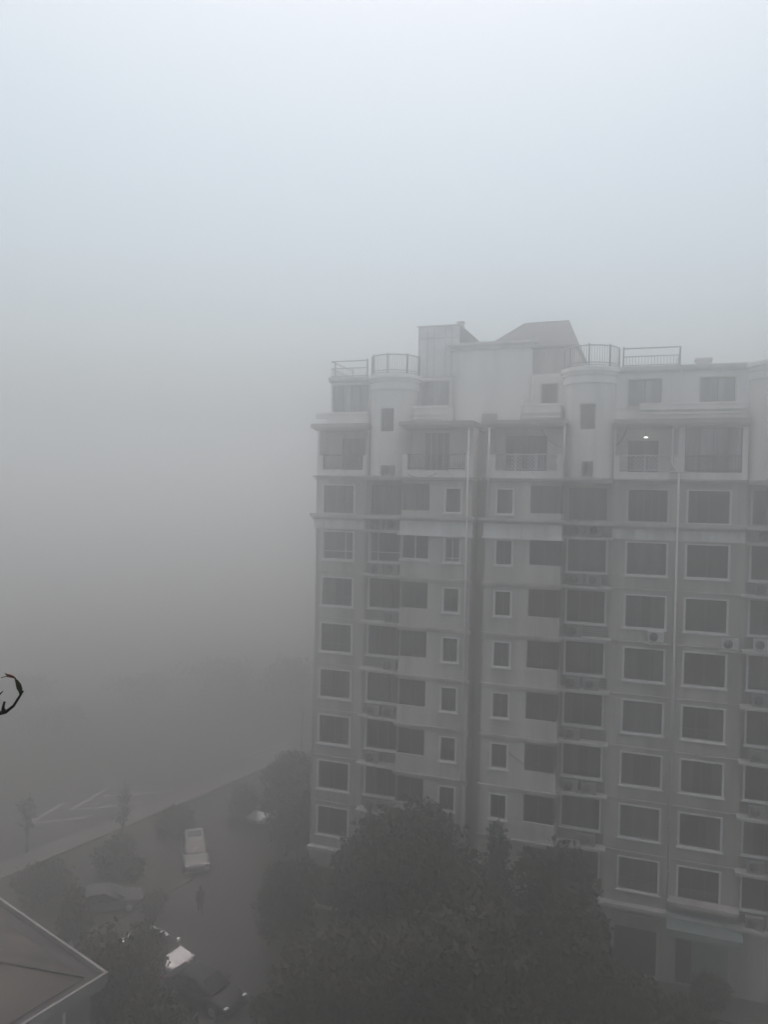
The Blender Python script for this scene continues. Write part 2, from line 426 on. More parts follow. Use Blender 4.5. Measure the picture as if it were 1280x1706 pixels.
# ---- mouldings, ledges, cornices: one object per run
for h in HALVES:
    for row in range(2, 9):
        z = rz(row)-.62          # underside of this row's slab edge region
        bb = BB(); bb.b(h, .28, 4.84, 1.042, 1.17, z-.16, z); bb.b(h, .28, 4.76, 1.043, 1.11, z-.26, z-.161)
        bb.build('floor_band', M['band'], bld)
        bb = BB(); bb.b(h, 7.42, 10.55, .002, .07, z-.14, z-.06)
        bb.build('floor_band', M['band'], bld)
        bb = BB(); bb.b(h, 4.69, 7.42, -.098, .62, z-.16, z-.02)
        bb.build('air_conditioner_ledge', M['ledge'], bld)
        lv = BB()
        for k in range(5): lv.b(h, 4.80, 7.24, -.097, -.06, z+.08+k*.11, z+.13+k*.11)
        lv.build('louvre_panel', M['louvre'], bld)
    # white fascia band between the two top rows
    bb = BB(); bb.b(h, .32, 4.72, 1.043, 1.16, 1.93, 2.70); bb.b(h, .24, 4.84, 1.044, 1.30, 1.84, 1.93)
    bb.build('white_fascia', M['fascia'], bld)
    bb = BB(); bb.b(h, .20, 4.86, 1.044, 1.26, 2.74, 2.86); bb.b(h, .14, 4.92, 1.044, 1.40, 2.86, 2.99)
    bb.build('cornice', M['ledge'], bld)
    bb = BB(); bb.b(h, 7.34, 10.78, .003, .10, 2.02, 2.60)
    bb.build('white_fascia', M['fascia'], bld)
    bb = BB(); bb.b(h, 7.34, 10.9, .003, .20, 2.60, 2.74); bb.b(h, 7.30, 11.0, .003, .34, 2.74, 2.97)
    bb.build('cornice', M['ledge'] if h.name != 'R1' else M['ledge'], bld)
    bb = BB(); bb.b(h, 4.69, 7.36, -.098, .66, 2.74, 2.92); bb.b(h, 4.69, 7.33, -.098, .60, 1.93, 2.08)
    bb.build('air_conditioner_ledge', M['ledge'], bld)
    # top-of-row-one cornice
    bb = BB(); bb.b(h, 7.32, 10.82, .003, .16, 5.10, 5.18); bb.b(h, 7.32, 10.9, .003, .24, 5.24, 5.34); bb.b(h, 7.32, 10.7, .002, .1, 5.18, 5.24)
    bb.build('cornice', M['band'], bld)
    bb = BB(); bb.b(h, 4.69, 7.31, -.098, .72, 5.08, 5.16); bb.b(h, 4.69, 7.31, -1.5, .80, 5.24, 5.36); bb.b(h, 4.69, 7.31, -.098, .66, 5.16, 5.24)
    bb.build('cornice', M['ledge'], bld)
    bb = BB(); bb.b(h, .30, 4.82, 1.043, 1.20, 5.06, 5.13); bb.b(h, .26, 4.86, 1.043, 1.26, 5.2, 5.29)
    bb.build('cornice', M['band'], bld)
    # slabs over the loggias
    bb = BB(); bb.b(h, 7.28, 11.0 if h.name == 'L1' else 10.7, -1.5, .42, 8.30, 8.58)
    bb.b(h, 7.30, 10.8 if h.name == 'L1' else 10.7, -1.5, .30, 8.18, 8.30)
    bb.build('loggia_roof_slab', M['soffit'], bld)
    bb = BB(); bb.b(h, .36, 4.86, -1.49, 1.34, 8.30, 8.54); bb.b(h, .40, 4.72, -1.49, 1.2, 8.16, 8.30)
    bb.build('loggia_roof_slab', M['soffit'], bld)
    # parapets of the upper balconies
    if h.name == 'L1':
        bb = BB(); bb.b(h, 7.4, 10.12, -.499, -.1, 8.58, 9.20); bb.b(h, 7.4, 10.3, -.499, .0, 9.20, 9.30); bb.b(h, 9.9, 10.9, -.499, -.05, 8.98, 9.32)
    else:
        a = 8.6 if h.name == 'R1' else 7.56
        bb = BB(); bb.b(h, a, 10.7, -.12, .02, 8.58, 9.45); bb.b(h, a, 10.7, .021, .20, 8.86, 8.94); bb.b(h, a, 10.7, .021, .22, 9.08, 9.15); bb.b(h, a, 10.7, .021, .14, 9.38, 9.47)
        bb.b(h, a, a+.14, -.499, -.121, 8.58, 9.45)
    bb.build('balcony_parapet', M['attic'], bld)
    bb = BB(); bb.b(h, 2.25, 4.35, -.14, 0, 8.55, 9.56); bb.b(h, 2.2, 4.4, .001, .20, 8.78, 8.86); bb.b(h, 2.2, 4.4, .001, .22, 9.05, 9.12); bb.b(h, 2.2, 4.4, .001, .16, 9.46, 9.58)
    bb.b(h, 2.25, 2.39, -1.39, -.141, 8.55, 9.56); bb.b(h, 4.21, 4.35, -1.39, -.141, 8.55, 9.56)
    bb.build('balcony_parapet', M['attic'], bld)
    # flat roof over the outer attic rooms
    e2 = 10.2 if h.name == 'L1' else 10.7
    bb = BB(); bb.b(h, 7.2, e2, -8, -.32, 11.34, 11.56); bb.b(h, 7.25, e2-.04, -.499, -.40, 11.22, 11.34)
    bb.build('flat_roof', M['ledge'], bld)
    # base ledge above the ground storey
    bb = BB(); bb.b(h, 7.31, 10.69, .003, .45, -18.25, -18.05); bb.b(h, .30, 4.8, 1.044, 1.5, -18.30, -18.08); bb.b(h, 4.86, 7.29, -.098, .5, -18.25, -18.05)
    bb.build('base_ledge', M['ledge'], bld)
    bb = BB(); bb.b(h, 1.2, 4.0, 1.041, 1.06, GROUND+.1, GROUND+2.6); bb.build('shop_window', M['glass'], bld)

# ---- railings
def railing(name, pts, z0, z1, mid=None, gap=.13, matn='rail', post=1.3, bar_to=None, lattice=None, h=None, th=.022):
    """pts: list of (s, v) along half h"""
    mb = MB()
    P = [Vector((h.x(a), -b, 0)) for a, b in pts]
    seg = [(P[i+1]-P[i]).length for i in range(len(P)-1)]
    tot = sum(seg)
    def at(t):
        for i, l in enumerate(seg):
            if t <= l + 1e-6: return P[i] + (P[i+1]-P[i])*(t/l)
            t -= l
        return P[-1]
    def run(z, r_): mb.tube([p + Vector((0,0,Z0+z)) for p in P], r_, 4)
    run(z1, .04); run(z0+.10, .028)
    if mid: run(mid, .03)
    bt = bar_to or z1
    n = int(tot/gap)
    for k in range(n+1):
        p = at(tot*k/n); t = tot*k/n/tot
        if lattice and any(a < t < b for a, b in lattice): continue
        mb.box(p.x-th/2, p.x+th/2, p.y-th/2, p.y+th/2, Z0+z0+.10, Z0+bt)
    n = max(1, round(tot/post))
    for k in range(n+1):
        p = at(tot*k/n); w = .045
        mb.box(p.x-w, p.x+w, p.y-w, p.y+w, Z0+z0, Z0+z1+.09)
    if lattice:
        for a, b in lattice:
            a, b = a*tot, b*tot; hh = z1-z0-.14
            st = .22
            k = a-hh
            while k < b:
                for sgn in (1, -1):
                    t0, t1 = max(k, a), min(k+hh, b)
                    if t1-t0 > .03:
                        za, zb_ = (t0-k), (t1-k)
                        if sgn < 0: za, zb_ = hh-za, hh-zb_
                        mb.tube([at(t0)+Vector((0,0,Z0+z0+.1+za)), at(t1)+Vector((0,0,Z0+z0+.1+zb_))], .018, 4, False)
                k += st
    return mb.build(name, M[matn], bld)

def arc(sc, vc, r, a0, a1, n=14):
    return [(sc + r*math.sin(R(a0+(a1-a0)*k/n)), vc + r*math.cos(R(a0+(a1-a0)*k/n))) for k in range(n+1)]

for h in HALVES:
    railing('balcony_railing', [(7.6, -.09), (10.3, -.09)], 5.72, 6.62, h=h, lattice=[(.27,.48),(.55,.83)], matn='rail_pale' if h.name == 'R1' else 'rail', gap=.15)
    railing('balcony_railing', [(.88, .95), (4.36, .95)], 5.70, 6.62, h=h, lattice=[(.27,.44),(.52,.68)], matn='rail_pale' if h.name == 'R1' else 'rail', gap=.15)
    if h.name in ('L1', 'R1', 'R2'):
        e = 10.1 if h.name == 'L1' else 10.62
        railing('roof_railing', [(7.66, -.6), (e, -.6), (e, -4.2)], 11.56, 12.6, mid=12.15, bar_to=12.15, h=h, gap=.16, post=2.9, matn='rail')
        railing('turret_railing', arc(5.9, -.95, 1.52, -92, 92), 11.5, 12.68, mid=11.74, h=h, gap=.14, post=1.25)

# ---- turrets
for h in HALVES:
    tw = MB()
    sc, vc, r_ = 5.9, -.9, 1.45
    A = [-110, -90, -72, -54, -36, -17, 17, 36, 54, 72, 90, 110]
    AA = []
    for i in range(len(A)-1):
        n = 1 if A[i] == -17 else 3
        AA += [(A[i]+(A[i+1]-A[i])*k/n) for k in range(n)]
    AA.append(110)
    fine = [-17, -8.5, 0, 8.5]
    AA = sorted(set(AA + fine))
    def TP(a, rr, z): return (h.x(sc+rr*math.sin(R(a))), -(vc+rr*math.cos(R(a))), Z0+z)
    zz = [5.3, 8.05, 9.45, 10.70]
    vs = {}; V = []; F = []
    def vid(a, rr, z):
        k = (round(a,3), round(rr,3), z)
        if k not in vs: vs[k] = len(V); V.append(TP(a, rr, z))
        return vs[k]
    for i in range(len(AA)-1):
        for j in range(3):
            if j == 1 and -17 <= AA[i] and AA[i+1] <= 17: continue
            F.append((vid(AA[i],r_,zz[j]), vid(AA[i+1],r_,zz[j]), vid(AA[i+1],r_,zz[j+1]), vid(AA[i],r_,zz[j+1])))
    tw.add(V, F, True)
    for a in (-17, 17):
        tw.quad(TP(a,r_,zz[1]), TP(a,r_,zz[2]), TP(a,r_-.25,zz[2]), TP(a,r_-.25,zz[1]))
    for z in (zz[1], zz[2]):
        tw.quad(TP(-17,r_,z), TP(17,r_,z), TP(17,r_-.25,z), TP(-17,r_-.25,z))
    to = tw.build('turret', M['attic2'], bld)
    w_ = MB(); w_.quad(TP(-19,r_-.16,zz[1]), TP(19,r_-.16,zz[1]), TP(19,r_-.16,zz[2]), TP(-19,r_-.16,zz[2]))
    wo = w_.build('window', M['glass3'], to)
    c_ = MB()
    for (rr, z0, z1) in ((1.53,10.62,10.92),(1.49,10.92,11.08),(1.58,11.08,11.28),(1.68,11.28,11.50)):
        ring0 = [TP(a, rr, z0) for a in range(-110, 111, 10)]; ring1 = [TP(a, rr, z1) for a in range(-110, 111, 10)]
        n = len(ring0)
        c_.add(ring0+ring1, [(i, i+1, n+i+1, n+i) for i in range(n-1)], True)
        c_.add(ring1+[TP(0,0,z1)], [tuple(range(n))+(n,)]); c_.add(ring0+[TP(0,0,z0)], [tuple(range(n))+(n,)])
    c_.build('cornice', M['attic'], to)

# ---- stair heads between the turrets, hip roofs, recess back wall
for c in (0, 21.4):
    h = Half('C', c, 1)
    bb = BB(); bb.b(h, -2.45, 2.45, -9, -1.5, 5.2, 13.1)
    bb.build('stair_head_wall', M['attic'], bld)
    bb = BB(); bb.b(h, -2.62, 2.62, -9, -1.32, 13.10, 13.24); bb.b(h, -2.55, 2.55, -9, -1.38, 13.24, 13.36); bb.b(h, -2.72, 2.72, -9, -1.22, 13.36, 13.52)
    bb.build('cornice', M['ledge'], bld)
    # the vent box low on it, over the recess
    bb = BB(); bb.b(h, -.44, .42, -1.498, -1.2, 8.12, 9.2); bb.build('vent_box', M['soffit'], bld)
    # low pitched roof behind the front block
    rf = MB()
    def Q(s_, v_, z_): return (h.x(s_), -v_, Z0+z_)
    rf.add([Q(-2.7,-1.5,13.53), Q(2.7,-1.5,13.53), Q(2.7,-4.2,13.95), Q(-2.7,-4.2,14.25), Q(-2.7,-8,13.53), Q(2.7,-8,13.53)],
           [(0,1,2,3),(3,2,5,4),(0,3,4),(1,5,2)])
    rf.build('roof', M['roof'], bld)
    # hip roofed tank house
    bb = BB(); bb.b(h, 2.452, 4.95, -6.5, -1.62, 11.2, 13.0)
    bb.build('tank_house_wall', M['wall'], bld)
    hp = MB()
    zl, zt, zv = 13.02, 14.95, 13.4
    lo_ = [Q(2.47,-1.45,zl), Q(5.12,-1.45,zl), Q(5.12,-7.2,zl), Q(-.6,-7.2,zv), Q(-.6,-2.6,zv)]
    up_ = [(p[0],p[1],p[2]+.12) for p in lo_]
    hp.add(lo_ + up_ + [Q(1.7,-3.0,zt-.03), Q(4.35,-3.0,zt)],
           [(4,3,2,1,0)] + [(k,(k+1)%5,5+(k+1)%5,5+k) for k in range(5)] + [(5,6,11,10),(6,7,11),(7,8,10,11),(8,9,10),(9,5,10)])
    hp.build('hip_roof', M['roof'], bld)
    # sheet metal sunroom on the other side
    bb = BB(); bb.b(h, -4.62, -2.0, -5, -1.45, 11.55, 14.62)
    so = bb.build('sheet_metal_room', M['metal_sheet'], bld)
    sm = BB()
    for sx in (-4.60, -4.05, -3.62, -2.9, -2.5): sm.b(h, sx, sx+.05, -1.449, -1.42, 11.56, 14.55)
    sm.b(h, -4.55, -2.1, -1.449, -1.425, 13.90, 13.96)
    sm.b(h, -4.72, -1.95, -5.1, -1.36, 14.63, 14.71)
    sm.build('seam', M['band'], so)
    rm = MB(); rm.add([Q(-2.0,-1.5,14.6),Q(-2.0,-4,14.6),Q(-1.2,-4,14.02),Q(-1.2,-1.5,14.02),Q(-2.0,-1.5,13.54),Q(-2.0,-4,13.54),Q(-1.2,-4,13.54),Q(-1.2,-1.5,13.54)],
                      [(0,3,2,1),(0,4,7,3),(1,2,6,5),(3,7,6,2)])
    rm.build('sloping_cover', M['roof'], bld)
    cy = MB(); cy.tube([Q(-2.15,-2.2,14.6), Q(-2.15,-2.2,14.95)], .26, 12); cy.tube([Q(-2.15,-2.2,14.95), Q(-2.15,-2.2,15.02)], .31, 12)
    cy.build('roof_vent', M['ledge'], bld)
    # lit-free recess: slabs seen inside the dark gap
    for row in range(1, 9):
        sb = BB(); sb.b(h, -.40, .40, -1.499, -1.2, rz(row)-.8, rz(row)-.66); sb.build('recess_slab', M['band'], bld)
        lw = BB(); lw.b(h, -.3, .3, -1.499, -1.47, rz(row)+.3, rz(row)+1.6); lw.build('recess_window', M['glass'], bld)
# roof chimney over the second stair
h2 = HALVES[2]
bb = BB(); bb.b(h2, 9.2, 9.95, -1.6, -.9, 11.56, 11.86); bb.b(h2, 9.12, 10.03, -1.68, -.82, 11.86, 11.98); bb.build('roof_vent', M['ledge'], bld)

# ---- back mass, end walls, roof
bb = BB()
hL, hR = HALVES[0], HALVES[3]
bb.box(hL.x(10.7)+.001, hR.x(10.7)-.001, .45+1.2, 14, Z0+5.12, Z0+8.16)
bb.box(hL.x(10.7)+.001, hR.x(10.7)-.001, .45, 14, 0, Z0+5.12)
bb.box(hL.x(10.0)+.001, hR.x(10.0)-.001, 2.0, 13, Z0+8.17, Z0+11.33)
bb.build('core_wall', M['wall'], bld)
for h in (hL, hR):
    bb = MB()
    x = h.x(10.7)
    xa, xb = sorted((x, x - h.sg*.2))
    bb.box(xa, xb, .0005, .449, 0, Z0+5.12); bb.box(xa, xb, 1.45, 1.64, Z0+5.13, Z0+8.17)
    bb.build('end_wall', M['wall'], bld)

# ---- downpipes and cables
def pipe(h, s_, v_, z0, z1, r_=.055, name='downpipe', m='pipe', bend=None):
    mb = MB()
    pts = [(h.x(s_), -v_, Z0+z1), (h.x(s_), -v_, Z0+z0)]
    if bend: pts = [(h.x(a), -b, Z0+z) for a, b, z in bend]
    mb.tube(pts, r_, 8)
    for k in range(int((z1-z0)/2.9)):
        z = z1 - 1.2 - 2.9*k
        if z > z0 and not bend: mb.disc((h.x(s_), -v_, Z0+z), r_+.02, 'z', 8, .06)
    mb.build(name, M[m], bld)
L1, R1, L2, R2 = HALVES
pipe(R1, 10.7, .30, -17.9, 5.7, .06)
pipe(L1, .62, 1.30, -18, 8.1, .05); pipe(R1, .58, 1.30, 2.99, 8.1, .05); pipe(L1, .47, .5, -18, 5.1, .045)
pipe(R1, 4.75, 1.24, 5.4, 8.15, .05)
pipe(R1, 0, 0, 0, 0, .05, bend=[(10.35,.12,8.15),(10.32,.12,6.2),(10.45,.14,5.95),(10.55,.26,5.75),(10.7,.30,5.7)])
pipe(R1, 0, 0, 0, 0, .05, bend=[(10.25,.30,5.72),(11.1,.30,5.72)])
pipe(R1, 0, 0, 0, 0, .045, bend=[(2.62,-.9,11.3),(2.62,-.9,9.85),(2.16,-.2,9.80),(2.14,.05,8.6)])
pipe(L1, 0, 0, 0, 0, .045, bend=[(2.42,-1.36,11.7),(2.3,-1.36,11.5),(2.28,-1.36,8.6)])
pipe(L1, 10.62, .1, -18, 2, .05)
pipe(R1, 10.4, .12, -18.7, -18.7, .04, bend=[(7.4,.10,-18.65),(10.6,.10,-18.65)], name='conduit')
def cable(h, pts, r_=.018):
    mb = MB(); P = [Vector((h.x(a), -b, Z0+z)) for a, b, z in pts]
    Q = []
    for k in range(13):
        t = k/12; p = P[0].lerp(P[1], t); p.z -= .25*math.sin(math.pi*t); Q.append(p)
    mb.tube(Q, r_, 4); mb.build('cable', M['cable'], bld)
cable(R1, [(2.0,1.08,-10.2),(4.2,1.08,-11.0)])
cable(R1, [(3.4,1.06,8.1),(4.62,1.06,7.0)]); cable(R1, [(7.38,.04,7.2),(8.0,.04,8.2)])
cable(L1, [(2.5,1.2,5.5),(4.3,1.2,5.45)])
# teal awning over the shop at the far end
bb = MB()
def Q2(s_, v_, z_): return (L2.x(s_), -v_, Z0+z_)
bb.add([Q2(7.0,.06,-17.95),Q2(10.72,.06,-17.95),Q2(10.72,1.0,-18.55),Q2(7.0,1.0,-18.55),Q2(7.0,.06,-18.05),Q2(10.72,.06,-18.05),Q2(10.72,1.0,-18.95),Q2(7.0,1.0,-18.95)],
       [(0,1,2,3),(7,6,5,4),(3,2,6,7),(1,5,6,2),(0,3,7,4),(0,4,5,1)])
bb.build('shop_awning', M['awn'], bld)
bb = BB(); bb.b(L2, 7.2, 10.72, .003, .75, -17.42, -17.22); bb.build('base_ledge', M['band'], bld)
bb = BB(); bb.b(L2, 7.6, 9.4, .002, .06, GROUND+.5, -19.2); bb.build('shop_shutter', M['awn'], bld)

# ---- lit ceiling lamp in the loggia
lamp = empty('ceiling_lamp', B0 + DU*0, -ANG, 'small white ceiling lamp glowing in the loggia beside the white pipe', 'lamp')
lc = Vector((R1.x(8.95), 1.0, Z0+7.69))
mb = MB(); mb.tube([lc+Vector((0,0,.05)), lc+Vector((0,0,.5))], .012, 6); mb.build('cord', M['cable'], lamp)
mb = MB(); mb.tube([lc+Vector((0,0,-.035)), lc+Vector((0,0,-.015)), lc+Vector((0,0,.015)), lc+Vector((0,0,.052))], [.05,.11,.11,.05], 16); mb.build('diffuser', M['lamp'], lamp)

# ---- air conditioners
def ac_meshes():
    c = MB(); c.box(-.41, .41, -.15, .15, .06, .62); c.box(-.34, -.28, -.13, .13, 0, .06); c.box(.28, .34, -.13, .13, 0, .06)
    cm = c.mesh('casing', M['ac'])
    g = MB(); g.disc((-.1,-.155,.34), .23, 'y', 18, .02)
    for k in range(4): g.box(-.1-.012, -.1+.012, -.172, -.167, .12, .56) if k == 0 else None
    gm = g.mesh('fan_grille', M['acd'])
    p = MB(); p.tube([(.36,.16,.3),(.36,.24,.3),(.34,.26,.75)], .02, 5); pm = p.mesh('pipe', M['pipe'])
    cw2 = c.mesh('casing', M['ac_white'])
    return cm, gm, pm, cw2
cm, gm, pm, cw2 = ac_meshes()
ORD = ['topmost','second','third','fourth','fifth','sixth','seventh','eighth']
BAY = {'L1':'the free-end bay', 'R1':'the bay right of the gap', 'L2':'the bay past the downpipe'}
def ac(h, s_, v_, z_, label, group='air conditioners on the building', pale=False):
    o = empty('air_conditioner', B0 + DU*h.x(s_) + NN*v_ + Vector((0,0,Z0+z_)), -ANG, label, 'air conditioner', group)
    link('casing', cw2 if pale else cm, o); link('fan_grille', gm, o); link('pipe', pm, o)
    return o
for h in (L1, R1, L2):
    for row in range(1, 9):
        z = rz(row) - .62 - .02
        if row == 1: z = rz(1) - .82
        for k, s_ in enumerate((5.45, 6.45)):
            if (h.name, row, k) in {('L1',3,1),('R1',3,1),('L1',4,1),('R1',7,0),('L2',5,0),('L1',6,0),('R1',5,1)}: continue
            side = 'inner' if k == 0 else 'outer'
            ac(h, s_, .28, z, f'{side} air conditioner on the {ORD[row-1]} ledge of {BAY[h.name]}', pale=(h.name=='L2' and row==3))
ac(R1, 9.75, .2, rz(4)+2.9-.62-.02, 'lone pale air conditioner on a bracket under the third wide window beside the downpipe', pale=True)
ac(L2, 7.95, .2, rz(4)+2.9-.72, 'lone pale air conditioner under a window between downpipe and photo edge', pale=True)
ac(L1, 5.75, .58, 5.36, 'air conditioner standing at the foot of the faint round turret on the free end')
tall = ac(R1, 5.95, .58, 5.36, 'air conditioner standing at the foot of the round turret beside the hip roof'); tall.scale = (.72, 1, 1.45)
br = BB(); br.b(R1, 9.2, 10.3, .08, .42, rz(3)-.72, rz(3)-.645); br.build('air_conditioner_ledge', M['ledge'], bld)
br = BB(); br.b(L2, 7.45, 8.45, .08, .42, rz(3)-.80, rz(3)-.725); br.build('air_conditioner_ledge', M['ledge'], bld)

# ------------------------------------------------------------------ ground, roads
def sheet(name, poly, z, m, kind='structure', thick=None):
    mb = MB()
    if thick: mb.prism(poly, z-thick, z)
    else: mb.add([(x,y,z) for x,y in poly], [tuple(range(len(poly)))])
    o = mb.build(name, M[m]); tag(o, kind=kind); return o
sheet('ground', [(-300,-200),(300,-200),(300,400),(-300,400)], 0.0, 'soil')
# compound driveway (runs away to the upper right, parallel to the kerb line)
d = Vector((.545,.838,0)); nrm = Vector((-.838,.545,0))
def along(x0, y0, t, w): 
    return (x0 + d.x*t + nrm.x*w, y0 + d.y*t + nrm.y*w)
sheet('driveway', [(-15.6,20),(-3.0,20),(-4.9,38),(-6.6,44),(-8.6,52),(-9.0,58),(-3.5,72),(3,84),(-1,88),(-8.2,76.5),(-14.9,62.5),(-20.5,54.0),(-27.5,43.5),(-27,30)], .006, 'asphalt')
sheet('road', [along(-25.2,51.2,-60,1.9), along(-25.2,51.2,110,1.9), along(-25.2,51.2,110,11.5), along(-25.2,51.2,-60,11.5)], .006, 'asphalt')
k1 = sheet('pavement', [along(-25.2,51.2,-60,.35), along(-25.2,51.2,110,.35), along(-25.2,51.2,110,1.9), along(-25.2,51.2,-60,1.9)], .13, 'paving', thick=.13)
sheet('kerb', [along(-25.2,51.2,-60,-.12), along(-25.2,51.2,110,-.12), along(-25.2,51.2,110,.345), along(-25.2,51.2,-60,.345)], .16, 'kerb', thick=.16)
sheet('driveway_kerb', [along(-16.2,45.8,-8,0), along(-16.2,45.8,7.0,0), along(-16.2,45.8,7.0,.25), along(-16.2,45.8,-8,.25)], .12, 'kerb', thick=.12)
sheet('planting_bed', [along(-16.2,45.8,-8,.26), along(-16.2,45.8,7.0,.26), along(-16.2,45.8,7.0,4.2), along(-16.2,45.8,-8,4.2)], .10, 'grass', thick=.1)
# painted lines on the road
def stripe(a, b, w=.22):
    a, b = Vector((*a,0)), Vector((*b,0)); n_ = Vector((-(b-a).y, (b-a).x, 0)).normalized()*w/2
    sheet('road_marking', [tuple((a+n_)[:2]), tuple((a-n_)[:2]), tuple((b-n_)[:2]), tuple((b+n_)[:2])], .011, 'paint')
for a, b in [((-27.3,60),(-26.4,64.2)),((-27.1,60.1),(-23.3,61.4)),((-25.3,62.7),(-24.0,67.2)),((-25.1,62.8),(-19.6,64.7)),((-23.6,65.8),(-18.2,67.2)),((-12.4,76.1),(-8.3,80.9)),((-13.6,76.8),(-9.6,81.6))]:
    stripe(a, b, .34)
# paved apron and low planter walls by the building
ap = []
def bpt(u, v): p = B0 + DU*(u) + NN*v; return (p.x, p.y)
sheet('paved_apron', [bpt(8,2.6), bpt(33,2.6), bpt(33,.02), bpt(8,.02)], .10, 'paving', thick=.1)
sheet('apron_step', [bpt(12.2,5.4), bpt(33,5.4), bpt(33,2.62), bpt(12.2,2.62)], .05, 'paving', thick=.05)
pl = empty('stone_planter', Vector((*bpt(13.6,3.6),0)), -ANG, 'low pale stone planter beside the building entrance', 'planter')
mb = MB()
for (a,b,c,e) in ((-1.3,1.3,-.6,-.45),(-1.3,1.3,.45,.6),(-1.3,-1.15,-.449,.449),(1.15,1.3,-.449,.449)): mb.box(a,b,c,e,.05,.65)
mb.build('rim', M['kerb'], pl); mb = MB(); mb.box(-1.149,1.149,-.449,.449,.05,.55); mb.build('soil', M['soil'], pl)
bn = empty('bench', Vector((*bpt(15.4,2.9),0)), -ANG, 'dark slatted bench on the pale paving by the wall', 'bench')
mb = MB(); [mb.box(-.9,.9,-.24+.13*k,-.14+.13*k,.43,.47) for k in range(4)]; mb.build('seat', M['bark'], bn)
for sx in (-.7,.7):
    mb = MB(); mb.box(sx-.04,sx+.04,-.22,.24,.05,.43); mb.build('leg', M['cable'], bn)

# ------------------------------------------------------------------ low house in the corner
eave = 9.0
C0 = Vector((-9.435, 27.014)); e1 = Vector((-6.2664, 4.8743)).normalized(); e2 = Vector((-1.3588, -2.2077)).normalized()
house = empty('low_house', (C0.x, C0.y, 0), 0, 'low house with a hipped grey-brown roof and pale eaves near the camera', 'house')
LA, LB = 18.0, 16.0
def H(a, b, z): p = e1*a + e2*b; return (p.x, p.y, z)
mb = MB()
g = .62
mb.add([H(g,g,eave-.10), H(LA-g,g,eave-.10), H(LA-g,LB-g,eave-.10), H(g,LB-g,eave-.10), H(LB/2,LB/2,eave+2.7), H(LA-LB/2,LB/2,eave+2.7)],
       [(0,1,5,4),(1,2,5),(2,3,4,5),(3,0,4)])
mb.build('roof', M['rooftile'], house)
mb = MB()
nb = 5
for i in range(nb):
    pass
mb.tube([H(g,g,eave-.06), H(LB/2,LB/2,eave+2.74)], .03, 6); mb.build('hip_ridge', M['gutter'], house)
def ring(a0, a1, z0, z1, m, name):
    mb = MB()
    for (p, q) in (((0,0),(1,0)),((1,0),(1,1)),((1,1),(0,1)),((0,1),(0,0))):
        def cor(k, off):
            x = off if k[0] == 0 else LA-off; y = off if k[1] == 0 else LB-off
            return x, y
        A0, B0_ = cor(p,a0), cor(q,a0); A1, B1 = cor(p,a1), cor(q,a1)
        v = [H(*A0,z0),H(*B0_,z0),H(*B1,z0),H(*A1,z0),H(*A0,z1),H(*B0_,z1),H(*B1,z1),H(*A1,z1)]
        mb.add(v, [(3,2,1,0),(4,5,6,7),(0,1,5,4),(2,3,7,6)])
    return mb.build(name, M[m], house)
ring(0, .10, eave-.30, eave+.06, 'eavesp', 'fascia')
ring(.101, .66, eave-.22, eave-.14, 'gutter', 'gutter')
ring(.06, .30, eave-.46, eave-.301, 'eavesp', 'eaves_soffit')
ring(.45, .70, 0, eave-.461, 'house', 'wall')
mb = MB(); mb.tube([H(.38,1.55,eave-.35), H(.38,1.55,0.05)], .06, 8); mb.build('downpipe', M['pipe'], house)
for k in range(3):
    w_ = MB(); x0 = 3.0+4.3*k
    w_.add([H(x0,.44,2.2),H(x0+1.6,.44,2.2),H(x0+1.6,.44,3.9),H(x0,.44,3.9)], [(0,1,2,3)])
    w_.build('window', M['glass'], house)
    w_ = MB()
    w_.add([H(.44,x0,5.2),H(.44,x0+1.6,5.2),H(.44,x0+1.6,6.9),H(.44,x0,6.9)], [(0,1,2,3)])
    w_.build('window', M['glass'], house)

# ------------------------------------------------------------------ trees
rs = np.random.RandomState(11)
def crown_mesh(name, lobes, n, leaf, m, seed, flat=.55):
    r_ = np.random.RandomState(seed)
    vol = np.array([l[3]**2 for l in lobes]); pr = vol/vol.sum()
    idx = r_.choice(len(lobes), n, p=pr)
    L_ = np.array([l for l in lobes])
    u = r_.normal(size=(n,3)); u /= np.linalg.norm(u, axis=1)[:,None]
    rad = np.clip(r_.normal(.86, .20, n), .15, 1.28)
    # clumps: pull leaves towards random directions of each lobe
    ph = (np.sin(u[:,0]*6+idx*1.7)*np.sin(u[:,1]*7+idx*.9)*np.sin(u[:,2]*6+idx*2.3))
    rad *= 1 + .22*ph
    P = L_[idx,:3] + u*rad[:,None]*np.stack([L_[idx,3], L_[idx,3], L_[idx,4]], 1)
    P[:,2] = np.maximum(P[:,2], .25)
    t1 = r_.normal(size=(n,3)); t1 /= np.linalg.norm(t1, axis=1)[:,None]
    t2 = np.cross(t1, r_.normal(size=(n,3))); t2 /= np.linalg.norm(t2, axis=1)[:,None]
    s = leaf*r_.uniform(.55, 1.35, n)[:,None]
    q = np.stack([P - t1*s, P + t2*s*flat, P + t1*s, P - t2*s*flat], 1).reshape(-1,3)
    me = bpy.data.meshes.new(name)
    me.vertices.add(4*n); me.vertices.foreach_set('co', q.ravel())
    me.loops.add(4*n); me.loops.foreach_set('vertex_index', np.arange(4*n))
    me.polygons.add(n); me.polygons.foreach_set('loop_start', np.arange(0,4*n,4)); me.polygons.foreach_set('loop_total', np.full(n,4))
    me.materials.append(M[m]); me.update(calc_edges=True)
    return me

